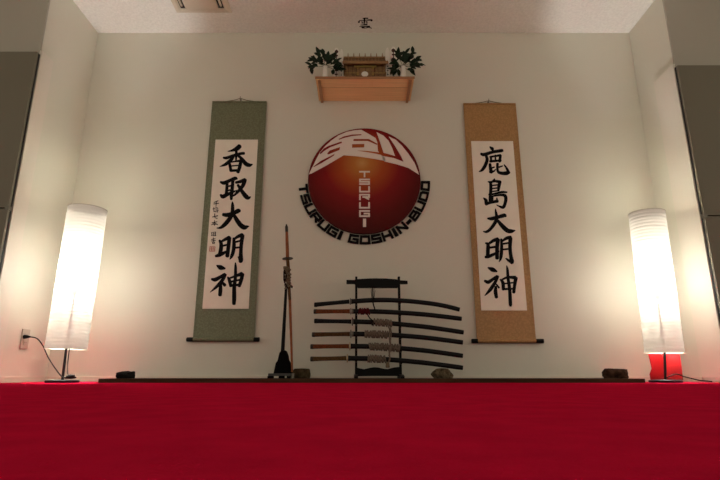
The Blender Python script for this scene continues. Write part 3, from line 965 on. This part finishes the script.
def vase(px, side, blob, label, seed):
    Y = 3.232
    rnd = random.Random(seed)
    base = P(px, 77, Y)
    t = thing('sakaki_vase', label, 'vase', (base.x, Y, TOPZ), 'sakaki vases on the shelf')
    hgt = P(px, 66.8, Y).z - TOPZ
    MB().lathe([(0.0180, 0.0), (0.0205, 0.002), (0.0208, hgt * 0.12), (0.0198, hgt * 0.55), (0.0172, hgt * 0.85), (0.0160, hgt * 0.96), (0.0178, hgt), (0.0140, hgt), (0.012, hgt * 0.8)],
               (base.x, Y, TOPZ), 24).build('vase_body', 'white', t, smooth=True)
    st, lv = MB(), MB()
    root = Vector((base.x, Y, TOPZ + hgt * 0.7))
    for (x, y, dY, cnt) in blob:
        e = P(x, y, Y + dY)
        mid = root.lerp(e, 0.5) + Vector((0, 0, 0.012))
        curve = [root, Vector((base.x, Y, TOPZ + hgt * 1.05)), mid, e]
        st.tube(curve, [0.0022, 0.0020, 0.0016, 0.0008], 6)
        for k in range(cnt):
            f = 0.35 + 0.65 * (k + 0.5) / cnt
            p = mid.lerp(e, (f - 0.35) / 0.65) if f > 0.35 else mid
            d = (e - mid).normalized() * 0.9 + Vector((rnd.uniform(-1, 1), rnd.uniform(-0.8, 0.8), rnd.uniform(-0.7, 0.9)))
            leaf(lv.bm, p, d, Vector((0.2 * rnd.uniform(-1, 1), -1, 0.35)), rnd.uniform(0.044, 0.062), rnd.uniform(0.013, 0.0175))
    st.build('stems', 'stem', t, smooth=True)
    lv.build('leaves', 'leaf', t, recalc=False)
    return t


vase(325.2, -1, [(311, 66, -0.01, 9), (312, 60, 0.0, 9), (318, 53, 0.0, 9), (323, 54, 0.02, 8), (328, 57, 0.0, 8), (333, 57, 0.02, 8), (336, 62, -0.02, 8), (338, 66, -0.02, 8), (317, 61, -0.03, 8), (340, 70, -0.03, 6), (327, 62, -0.03, 7)],
     'white vase of dark green leaves at the left end of the shelf', 11)
vase(403.4, 1, [(398, 55, 0.0, 7), (395, 62, -0.01, 7), (394, 70, -0.03, 7), (397, 66, -0.02, 7), (405, 54, 0.0, 8), (410, 59, -0.02, 8), (413, 53, 0.01, 6), (417, 59, -0.01, 9), (419, 64, -0.01, 9), (415, 66, -0.03, 8), (405, 60, -0.03, 8), (410, 71, -0.02, 5)],
     'white vase of dark green leaves at the right end of the shelf', 23)

# ------------------------------------------------------------------ plank along the wall
PT = 0.024
pk0, pk1 = P(98, 382, 3.11).x, P(645.5, 382, 3.11).x
plank = MB().box(pk0, pk1, 3.11, 3.46, 0.0, PT).build('display_plank', 'plank', origin=((pk0 + pk1) / 2, 3.3, 0), bevel=0.002)
tag(plank, 'long low dark wooden plank on the red carpet along the back wall', 'plank')


# rocks
def rock(px0, px1, ptop, Y, m, label, seed, rough=0.28, pts=None, cut=0.32):
    a, b = P(px0, 379, Y + 0.03), P(px1, 379, Y + 0.03)
    top = P((px0 + px1) / 2, ptop, Y + 0.03).z
    cx, w, hgt = (a.x + b.x) / 2, (b.x - a.x) / 2, top - PT
    bm = bmesh.new()
    bmesh.ops.create_icosphere(bm, subdivisions=4, radius=1.0)
    off = Vector((seed * 3.1, seed * 1.7, seed * 0.9))
    for v in bm.verts:
        d = v.co.normalized()
        r = 1.0 + rough * noise.noise(d * 1.3 + off) + rough * 0.5 * noise.noise(d * 3.1 + off) + 0.05 * noise.noise(d * 8 + off)
        # boxier than a ball, with a few flat facets
        k = max(abs(d.x), abs(d.y), abs(d.z))
        r *= 0.80 + 0.20 / max(k, 0.6)
        v.co = d * r
    for fd in pts or ():
        n_ = Vector(fd[:3]).normalized()
        for v in bm.verts:
            e = v.co.dot(n_) - fd[3]
            if e > 0:
                v.co -= n_ * e * 0.85
    zs = [v.co.z for v in bm.verts]
    zcut = min(zs) + (max(zs) - min(zs)) * cut
    for v in bm.verts:
        v.co.z = max(v.co.z, zcut)
    xs = [v.co.x for v in bm.verts]
    zs = [v.co.z for v in bm.verts]
    for v in bm.verts:
        v.co.x = cx + ((v.co.x - min(xs)) / (max(xs) - min(xs)) * 2 - 1) * w
        v.co.z = PT - 0.001 + (v.co.z - min(zs)) / (max(zs) - min(zs)) * hgt
        v.co.y = Y + 0.03 + v.co.y * 0.055
    mb = MB()
    mb.bm.free()
    mb.bm = bm
    o = mb.build('rock', m, origin=(cx, Y + 0.03, PT), smooth=True)
    tag(o, label, 'rock', 'rocks on the plank')
    return o


rock(115.2, 134.8, 370.6, 3.2, 'rockdark', 'black rock at the left end of the plank', 2, 0.3, [(-0.3, 0, 1, 0.85)], 0.42)
rock(291.5, 310.4, 368.2, 3.37, 'rockolive', 'rounded olive rock beside the upright sword stand', 5, 0.12, [(0, 0, 1, 0.72)])
rock(431, 454, 368.0, 3.22, 'rockgrey', 'speckled grey brown rock under the sword tips', 9, 0.30, [(0.75, 0, 0.6, 0.85), (-0.8, 0, 0.8, 0.85), (0, 0, 1, 0.72)])
rock(603, 628, 368.2, 3.2, 'rockbrown', 'dark brown rock at the right end of the plank', 14, 0.30, [(0.1, 0, 1, 0.75)], 0.30)

# ------------------------------------------------------------------ sword rack
YRK = 3.30
rack = thing('sword_rack', 'black wooden rack holding six swords', 'rack', (P(378, 376, YRK).x, YRK, PT))
pxs = [P(356.2, 330, YRK).x, P(399.8, 330, YRK).x]
ptop = P(378, 276.8, YRK).z
for x in pxs:
    MB().box(x - 0.0075, x + 0.0075, YRK - 0.014, YRK + 0.014, PT + 0.014, ptop).build('post', 'black', rack, bevel=0.002)
    mb = MB()
    prof = [(3.15, 0.0), (3.45, 0.0), (3.45, 0.012), (3.40, 0.020), (3.34, 0.024), (3.26, 0.024), (3.20, 0.020), (3.15, 0.012)]
    v0 = [mb.bm.verts.new((x - 0.012, y, PT + z)) for y, z in prof]
    v1 = [mb.bm.verts.new((x + 0.012, y, PT + z)) for y, z in prof]
    mb.bm.faces.new(v0)
    mb.bm.faces.new(v1[::-1])
    for i in range(len(prof)):
        k = (i + 1) % len(prof)
        mb.bm.faces.new((v0[i], v1[i], v1[k], v0[k]))
    mb.build('foot', 'black', rack)
tb = MB()
tb.prism([P(x, y, YRK - 0.016) for x, y in ((346.4, 279.8), (354, 280.0), (358, 279.0), (368, 278.4), (376, 278.2), (386, 278.4), (396, 279.2), (400, 280.2), (407.5, 280.6), (407.8, 283.6), (400, 283.8), (397.5, 287.6), (358, 287.6), (354.5, 283.6), (346.4, 283.4))], 0.030)
tb.build('top_beam', 'black', rack, bevel=0.0015)
bb = MB()
bb.prism([P(x, y, YRK - 0.012) for x, y in ((355, 367.2), (360, 368.4), (364, 369.2), (370, 367.8), (374, 367.2), (378, 367.4), (384, 368.8), (388, 369), (394, 367.4), (400, 366.8), (400.5, 376.2), (388, 376.0), (372, 376.0), (355, 376.4))], 0.024)
bb.build('bottom_board', 'black', rack, bevel=0.0015)

YSW = 3.235
SW = [  # photo polyline of the blade's middle line, guard position x, handle material, scabbard start, wraps (x0, x1, material), guard
    dict(p=[(314.8, 304.7), (333, 303.0), (352, 301.4), (378, 300.0), (404, 300.8), (430, 303.4), (446, 306.2), (459.6, 309.6)], g=350, hm='saya', wraps=[], guard='iron',
         label='topmost sword on the rack, all black with raised handle'),
    dict(p=[(314.3, 311.5), (333, 311.4), (350, 311.3), (378, 311.6), (404, 312.9), (430, 315.0), (461.6, 318.8)], g=350.5, hm='handle_red', wraps=[(358.5, 369.5, 'redwrap')], guard='steel',
         label='black sword with brown handle and dark red cord, second from the top'),
    dict(p=[(314.8, 321.0), (333, 321.3), (350, 321.5), (378, 322.4), (404, 324.6), (430, 327.4), (463.6, 332.4)], g=352, hm='saya', wraps=[(373, 392, 'beige')], guard='iron',
         label='black sword with black handle and beige cord, third from the top'),
    dict(p=[(312.6, 334.6), (333, 334.2), (350, 334.0), (378, 334.3), (404, 335.8), (430, 338.2), (462.8, 342.4)], g=350.6, hm='handle_brown', wraps=[(364.5, 388, 'beige')], guard='iron',
         label='black sword with dull brown handle and bulky beige cord, fourth from the top'),
    dict(p=[(311, 346.6), (333, 346.3), (350, 346.2), (378, 346.7), (404, 348.6), (430, 351.2), (462.8, 355.8)], g=349.6, hm='handle_red', wraps=[(369, 400, 'beige')], guard='brass',
         label='black sword with red brown handle and pale guard, fifth from the top'),
    dict(p=[(311, 359.0), (333, 358.5), (350, 358.3), (378, 358.9), (404, 360.8), (430, 363.4), (462.8, 367.8)], g=347, hm='handle_olive', wraps=[(367.5, 386, 'beige')], guard='brass',
         label='lowest sword on the rack, black with tan handle'),
]


def at_x(c, x):
    for a, b in zip(c, c[1:]):
        if a[0] <= x <= b[0]:
            t = (x - a[0]) / (b[0] - a[0])
            return a[1] + (b[1] - a[1]) * t
    return c[-1][1]


for i, s in enumerate(SW):
    c = catmull([(x, y, 0) for x, y in s['p']], 8)
    mid = P(378, at_x(c, 378), YSW)
    t = thing('katana', s['label'], 'sword', mid, 'swords on the rack')
    R0 = 0.0152

    def run(x0, x1, n=14):
        return [P(x0 + (x1 - x0) * k / n, at_x(c, x0 + (x1 - x0) * k / n), YSW) for k in range(n + 1)]
    x0, xg, x1 = s['p'][0][0], s['g'], s['p'][-1][0]
    gap = 1.2
    hd = run(x0, xg - 0.6, 12)
    h = MB()
    h.tube(hd, [0.0125, 0.0140] + [0.0137 - 0.0012 * math.sin(math.pi * k / 10) for k in range(10)] + [0.0142], 14, flat=0.72)
    ho = h.build('handle', s['hm'], t, smooth=True)
    # pommel cap and wrapping crossings
    pc = MB().tube([hd[0] + Vector((-0.004, 0, 0)), hd[0], hd[0] + Vector((0.016, 0, 0.0))], [0.0125, 0.0150, 0.0150], 14, flat=0.75)
    pc.build('pommel_cap', 'iron' if s['hm'] != 'saya' else 'saya', ho, smooth=True)
    w = MB()
    for k in range(1, 12):
        q = hd[k]
        for sgn in (-1, 1):
            w.tube([q + Vector((-0.008, -0.0102, sgn * 0.0105)), q + Vector((0, -0.0118, 0)), q + Vector((0.008, -0.0102, -sgn * 0.0105))], 0.0020, 6)
    w.build('handle_braid', s['hm'], ho)
    gp = P(xg + 0.3, at_x(c, xg), YSW)
    gr = 0.026 if i in (2, 3, 4, 5) else 0.021
    MB().lathe([(gr - 0.001, -0.003), (gr, -0.002), (gr, 0.002), (gr - 0.001, 0.003)], gp, 24, (1, 0, 0)).build('guard', s['guard'], t)
    sd = run(xg + gap, x1, 26)
    MB().tube(sd, [R0 * 1.03] + [R0 - 0.0008 * k / 25 for k in range(25)] + [R0 * 0.9], 14, flat=0.68).build('scabbard', 'saya', t, smooth=True)
    MB().tube([sd[0] - Vector((0.001, 0, 0)), sd[0] + Vector((0.010, 0, 0))], R0 * 1.1, 14, flat=0.72).build('scabbard_mouth', 'steel' if i in (1, 3) else 'saya', t, smooth=True)
    for wx0, wx1, wm in s['wraps']:
        wr = MB()
        L = run(wx0, wx1, 40)
        rnd = random.Random(i)
        nturn = int((wx1 - wx0) / 1.55)
        for k in range(nturn):
            q0 = wx0 + (k + 0.5) * (wx1 - wx0) / nturn
            cpt = P(q0, at_x(c, q0), YSW)
            rr = R0 * (1.30 if wm == 'beige' else 1.12) * rnd.uniform(0.94, 1.1)
            tl = rnd.uniform(-0.22, 0.22)
            ring_ = [cpt + Vector((tl * math.cos(a) * rr, math.sin(a) * rr * 0.8, math.cos(a) * rr)) for a in [2 * math.pi * j / 16 for j in range(17)]]
            wr.tube(ring_, 0.0048, 8, up=(1, 0, 0))
        wr.build('cord_wrap', wm, t, smooth=True)
    # supports: one peg on each post under this sword
    for x in pxs:
        px = 360 + (x) * F / (YSW / ray(360 + x * 150, 330).y)
        q = P(px, at_x(c, px), YSW)
        zb = q.z - R0 - 0.0050
        MB().tube([(x, YRK - 0.013, zb), (x, YSW - 0.004, zb), (x, YSW - 0.020, zb + 0.002), (x, YSW - 0.026, zb + 0.012)], [0.0042, 0.0042, 0.004, 0.003], 10).build('peg', 'black', rack, smooth=True)

# hanging cords of the rack
cd = thing('tie_string', 'thin black cord hung from the top beam of the sword rack', 'cord', P(373, 288, YRK - 0.03))
YC = YSW - 0.022
MB().tube([P(372.6, 286.0, YRK - 0.0235), P(372.8, 289, YRK - 0.024), P(373, 297, YC), P(373.2, 304, YC), P(374.6, 308.4, YC), P(375, 311, YC)], 0.0042, 8).build('long_end', 'cordblack', cd, smooth=True)
MB().tube([P(372.2, 286.0, YRK - 0.0235), P(371.2, 291, YRK - 0.026), P(371.8, 297, YC - 0.004), P(372.6, 303, YC - 0.004)], 0.0022, 8).build('short_end', 'cordblack', cd, smooth=True)
MB().tube([P(374.0, 286.0, YRK - 0.0235), P(375.0, 291, YRK - 0.026), P(374.2, 297, YC - 0.004), P(373.4, 303, YC - 0.004)], 0.0022, 8).build('short_end', 'cordblack', cd, smooth=True)
cd2 = thing('loose_cord', 'dark loose cord between the second and third swords', 'cord', P(370, 318, YC))
MB().tube([P(367.5, 314.5, YC), P(369.5, 318, YC - 0.004), P(372.5, 320.5, YC - 0.006), P(374.5, 323.5, YC - 0.004), P(371.5, 325.0, YC)], 0.0040, 8).build('cord', 'cordblack', cd2, smooth=True)
cd3 = thing('beige_tassel_cord', 'beige silk cord hanging down in front of the lower swords', 'cord', P(389.5, 345, YC - 0.008))
YT = YC - 0.010
MB().tube([P(388.2, 326, YT), P(390.0, 330, YT), P(389.4, 337, YT), P(390.4, 344, YT), P(389.4, 352, YT), P(389.8, 359, YT), P(388.6, 363, YT)], [0.006, 0.0068, 0.006, 0.0068, 0.0055, 0.0055, 0.0055], 10).build('cord', 'beige', cd3, smooth=True)
MB().tube([P(390.6, 327, YT), P(391.6, 333, YT + 0.003), P(390.6, 341, YT + 0.003), P(391.2, 350, YT + 0.003), P(388.6, 356, YT + 0.003)], 0.0030, 8).build('cord_strand', 'beige', cd3, smooth=True)
MB().lathe([(0.004, 0.0), (0.010, -0.006), (0.012, -0.016), (0.013, -0.030), (0.010, -0.034)], P(387.6, 362.0, YT), 14).build('tassel', 'bronze', cd3, smooth=True)

# ------------------------------------------------------------------ upright sword on its own stand
YU = 3.30
us = thing('sword_stand', 'black flared stand with a tall post at the left of the plank', 'stand', (P(281, 376, YU).x, YU, PT))


def U(pts, Y):
    return [P(260 + x / 9.6, 340 + y / 9.6, Y) for x, y in pts]


fb = MB()
fb.prism(U([(206, 98), (240, 98), (250, 118), (262, 150), (268, 190), (282, 214), (298, 240), (299, 318), (299, 342), (126, 338), (130, 312), (150, 222), (168, 196), (176, 160), (186, 122)], YU - 0.035), 0.07)
fb.build('flared_base', 'blackmatt', us, bevel=0.002)
q0, q1 = P(268.0, 375, YU - 0.06), P(291.2, 375, YU - 0.06)
MB().box(q0.x, q1.x, YU - 0.060, YU + 0.080, PT + 0.014, PT + 0.030).build('foot_board', 'greytrim', us, bevel=0.002)
for xx in (270.5, 281.5, 289.5):
    x = P(xx, 377, YU).x
    MB().box(x - 0.010, x + 0.010, YU - 0.058, YU + 0.078, PT - 0.0005, PT + 0.014).build('foot', 'blackmatt', us, bevel=0.002)
a, b = P(282.6, 352, YU), P(286.2, 286, YU)
MB().tube([a, a.lerp(b, 0.5), b], [0.0125, 0.0105, 0.0085], 12).build('post', 'black', us, smooth=True)
kn = P(292.6, 287, YU)
MB().tube([b + Vector((0, 0, -0.01)), kn - Vector((0.012, 0.0, -0.002)), kn], [0.005, 0.005, 0.009], 12).build('holding_peg', 'black', us, smooth=True)
cp = P(291.8, 375.0, YU - 0.06)
MB().lathe([(0.012, 0.0), (0.012, 0.030), (0.009, 0.030), (0.009, 0.006)], (cp.x + 0.004, YU - 0.045, PT + 0.0), 16).build('rest_cup', 'steel', us, smooth=True)

YB = YU - 0.045
ub = thing('upright_sword', 'slender red brown sword standing upright against the black stand', 'sword', P(291.8, 372, YB))
ax = [P(x, y, YB) for x, y in ((286.4, 224.2), (286.5, 227), (286.7, 232), (287.0, 240), (287.5, 257.5))]
MB().tube(ax[2:], [0.0088, 0.0105, 0.0112], 12).build('handle', 'redwood', ub, smooth=True)
MB().tube(ax[:3], [0.0035, 0.0100, 0.0098], 12).build('pommel_cap', 'iron', ub, smooth=True)
g = P(287.6, 258.6, YB)
d = (P(288.6, 275, YB) - P(287.0, 240, YB)).normalized()
MB().lathe([(0.033, -0.003), (0.035, -0.001), (0.035, 0.002), (0.033, 0.004)], g, 28, d).build('guard', 'iron', ub)
MB().tube([P(287.6, 259.4, YB), P(288.2, 267, YB), P(289.0, 287, YB), P(289.8, 300, YB)], [0.0105, 0.0108, 0.0100, 0.0095], 12).build('scabbard_upper', 'handle_brown', ub, smooth=True)
MB().tube([P(289.8, 299.6, YB), P(291, 335, YB), P(292.2, 372, YB)], [0.0092, 0.0080, 0.0062], 12).build('scabbard_lower', 'redwood', ub, smooth=True)
rnd = random.Random(4)
wr = MB()
for k in range(13):
    yy = 267.5 + k * 1.62
    ctr = P(286.6 + (yy - 267) * 0.055 + rnd.uniform(-0.5, 0.5), yy, YB)
    rr = 0.0185 + rnd.uniform(-0.003, 0.003)
    tl = rnd.uniform(-0.7, 0.7)
    wr.tube([ctr + Vector((math.cos(a) * rr, math.sin(a) * rr * 0.9, tl * math.cos(a) * rr)) for a in [2 * math.pi * j / 14 for j in range(15)]], 0.0055, 8)
wr.build('cord_bundle', 'bronze', ub, smooth=True)
wk = MB()
wk.tube([P(284.2, 270, YB - 0.022), P(286.5, 276, YB - 0.026), P(284.4, 282, YB - 0.022), P(287.5, 288, YB - 0.022)], 0.0045, 8)
wk.tube([P(284.0, 272, YB - 0.020), P(284.0, 280, YB - 0.022), P(285.5, 285, YB - 0.02)], 0.0050, 8)
wk.build('dark_cord', 'cordblack', ub, smooth=True)

# ------------------------------------------------------------------ floor lamps
LAMPS = []


def floor_lamp(top, bot, Y, dia, basepx, label, left):
    tc_ = P(top[0], top[1], Y)
    bc_ = P(bot[0], bot[1], Y)
    ztop, zbot = tc_.z, bc_.z
    base = P(basepx[0], basepx[1], Y)
    t = thing('floor_lamp', label, 'lamp', (base.x, Y, 0.0))
    r = dia / 2
    ax = tc_ - bc_
    H = ax.length
    prof, nrib = [], 42
    rnd = random.Random(3 if left else 8)
    per = 6
    sag = [rnd.uniform(0.6, 1.5) for _ in range(nrib + 1)]
    for k in range(nrib * per + 1):
        f = k / (nrib * per)
        ph = (k % per) / per
        prof.append((r - 0.0022 * sag[k // per] * math.sin(math.pi * ph), f * H))
    s = MB().lathe(prof, bc_, 64, ax, caps=False)
    so = s.build('lamp_shade', 'shade', t, smooth=True)
    for p_ in (0.0, H):
        MB().lathe([(r + 0.0006, p_ - 0.0018), (r + 0.0016, p_), (r + 0.0006, p_ + 0.0018), (r - 0.0012, p_), (r + 0.0006, p_ - 0.0018)], bc_, 64, ax, caps=False).build('shade_rim', 'rib', so)
    # wire cross that carries the shade
    d = ax.normalized()
    hub = bc_ + d * 0.30
    w = MB()
    for k in range(3):
        a = 2 * math.pi * k / 3 + 0.4
        w.tube([bc_ + d * 0.33, bc_ + d * 0.33 + Vector((math.cos(a) * r * 0.98, math.sin(a) * r * 0.98, 0))], 0.0012, 6)
    w.build('shade_carrier', 'rib', so)
    MB().lathe([(0.088, 0.0), (0.090, 0.003), (0.090, 0.012), (0.085, 0.016), (0.012, 0.018)], (base.x, Y, 0.0005), 48).build('base', 'black', t, smooth=True)
    MB().tube([(base.x, Y, 0.012), base.lerp(bc_, 0.5) * 0 + Vector(((base.x + bc_.x) / 2, Y, (zbot) / 2)), bc_, hub + d * 0.04], [0.0075, 0.0075, 0.0070, 0.0040], 12).build('pole', 'black', t, smooth=True)
    MB().lathe([(0.010, 0.0), (0.017, 0.01), (0.019, 0.05), (0.014, 0.055)], hub + d * 0.03, 20, d).build('socket', 'black', t, smooth=True)
    bulb = hub + d * 0.15
    LAMPS.append((bulb, t))
    return t, base, bc_


LL, lb, lbc = floor_lamp((87.7, 209.5), (66.2, 349), 3.10, 0.228, (62.6, 379), 'tall white paper floor lamp at the left, cord plugged into the side wall', True)
RL, rb, rbc = floor_lamp((646.6, 213.5), (664.6, 353), 3.15, 0.214, (665.2, 379), 'tall white paper floor lamp at the right with red sheet around its foot', False)

# left cord, plug and switch
plug = PX(24.5, 336.8, XL + 0.012)
ov = PX(24.2, 339, XL)
cl = MB()
cz = [plug + Vector((0.03, 0, 0)), P(37, 338.5, 3.09), P(43, 346, 3.09), P(48, 357, 3.08), P(55, 368, 3.05), P(61.5, 376.2, 3.02), P(66, 377.6, 3.01), P(72, 376.6, 3.015), P(76, 377.4, 3.03), P(72, 378.4, 3.03), P(65, 378.0, 3.02)]
cl.tube([Vector(p) for p in catmull([tuple(p) for p in cz], 6)], 0.0033, 8)
cl.tube([lbc + Vector((0.03, -0.02, 0)), P(67.8, 362, 3.09), P(67.6, 372, 3.07), P(68.5, 377, 3.03), P(73, 376.8, 3.03)], 0.0026, 8)
co = cl.build('cord', 'cordblack', LL, smooth=True)
MB().tube([P(66.5, 377.3, 3.012), P(70, 376.5, 3.014), P(74.5, 376.2, 3.016)], [0.009, 0.012, 0.008], 10).build('cord_switch', 'black', co, smooth=True)
MB().tube([plug + Vector((-0.004, 0, 0)), plug + Vector((0.012, 0, 0)), plug + Vector((0.036, 0, 0.0))], [0.013, 0.011, 0.0045], 12).build('plug', 'black', co, smooth=True)

ot = thing('wall_outlet', 'ivory power outlet on the left side wall with a plug in it', 'outlet', (XL, ov.y, ov.z))
MB().box(XL, XL + 0.009, ov.y - 0.036, ov.y + 0.036, ov.z - 0.060, ov.z + 0.060).build('cover_plate', 'plate', ot, bevel=0.003)
for dz in (-0.022, 0.022):
    so = MB().box(XL + 0.008, XL + 0.0115, ov.y - 0.017, ov.y + 0.017, ov.z + dz - 0.014, ov.z + dz + 0.014).build('socket', 'plate', ot, bevel=0.002)
    for dy in (-0.006, 0.006):
        MB().box(XL + 0.011, XL + 0.0119, ov.y + dy - 0.0012, ov.y + dy + 0.0012, ov.z + dz - 0.004, ov.z + dz + 0.005).build('slot', 'seam', so)

# right: cord along the floor and red sheet behind the pole
cr = MB()
cz = [P(667, 377.5, 3.12), P(676, 374.0, 3.14), P(684, 376.6, 3.16), P(692, 378.6, 3.18), P(700, 380.4, 3.17), P(712, 381.4, 3.10)]
cr.tube([Vector(p) for p in catmull([tuple(p) for p in cz], 6)], 0.0035, 8)
cr.build('cord', 'cordblack', RL, smooth=True)
RY = 3.185
rs = thing('red_sheet', 'bright red folded sheet standing on the foot of the right lamp', 'sheet', (P(665, 380, RY).x, RY, 0.018))


def sheet(nm, outline, y0, y1, x0, x1):
    mb = MB()

    def yy(x):
        return y0 + (y1 - y0) * (x - x0) / (x1 - x0)
    pts = [P(x, y, yy(x)) for x, y in outline]
    mb.prism(pts, 0.0016)
    return mb.build(nm, 'redsheet', rs)


sheet('left_panel', [(648.2, 353.8), (661.5, 353.6), (663.5, 362), (662.5, 371), (663, 380.0), (650.6, 380.0), (649.6, 374), (651.6, 368.5), (650.6, 364)], 3.165, RY + 0.02, 648, 663)
sheet('right_panel', [(661.8, 353.6), (679.8, 354.0), (681.6, 366), (683.2, 380.0), (663.2, 380.0), (662.6, 371), (663.6, 362)], RY + 0.02, 3.16, 663, 681)

# ------------------------------------------------------------------ light
for k, (p, t) in enumerate(LAMPS):
    ld = bpy.data.lights.new('bulb', 'POINT')
    ld.energy = 44.0
    ld.color = (1.0, 0.99, 0.94)
    ld.shadow_soft_size = 0.032
    lo = bpy.data.objects.new('bulb', ld)
    COL.objects.link(lo)
    lo.parent = t
    lo.location = p - t.location

w = bpy.data.worlds.new('dim_hall')
SC.world = w
w.use_nodes = True
bg = w.node_tree.nodes['Background']
bg.inputs['Color'].default_value = (1.02, 0.97, 0.77, 1)
bg.inputs['Strength'].default_value = 0.55

# ------------------------------------------------------------------ look
SC.view_settings.view_transform = 'Standard'
SC.view_settings.look = 'None'
SC.view_settings.gamma = 1.0
SC.view_settings.use_curve_mapping = False
SC.view_settings.exposure = 0.0
SC.cycles.use_denoising = True
SC.cycles.max_bounces = 16
SC.cycles.diffuse_bounces = 14
SC.cycles.transparent_max_bounces = 12
SC.cycles.sample_clamp_indirect = 6.0
SC.cycles.caustics_reflective = False
SC.cycles.caustics_refractive = False
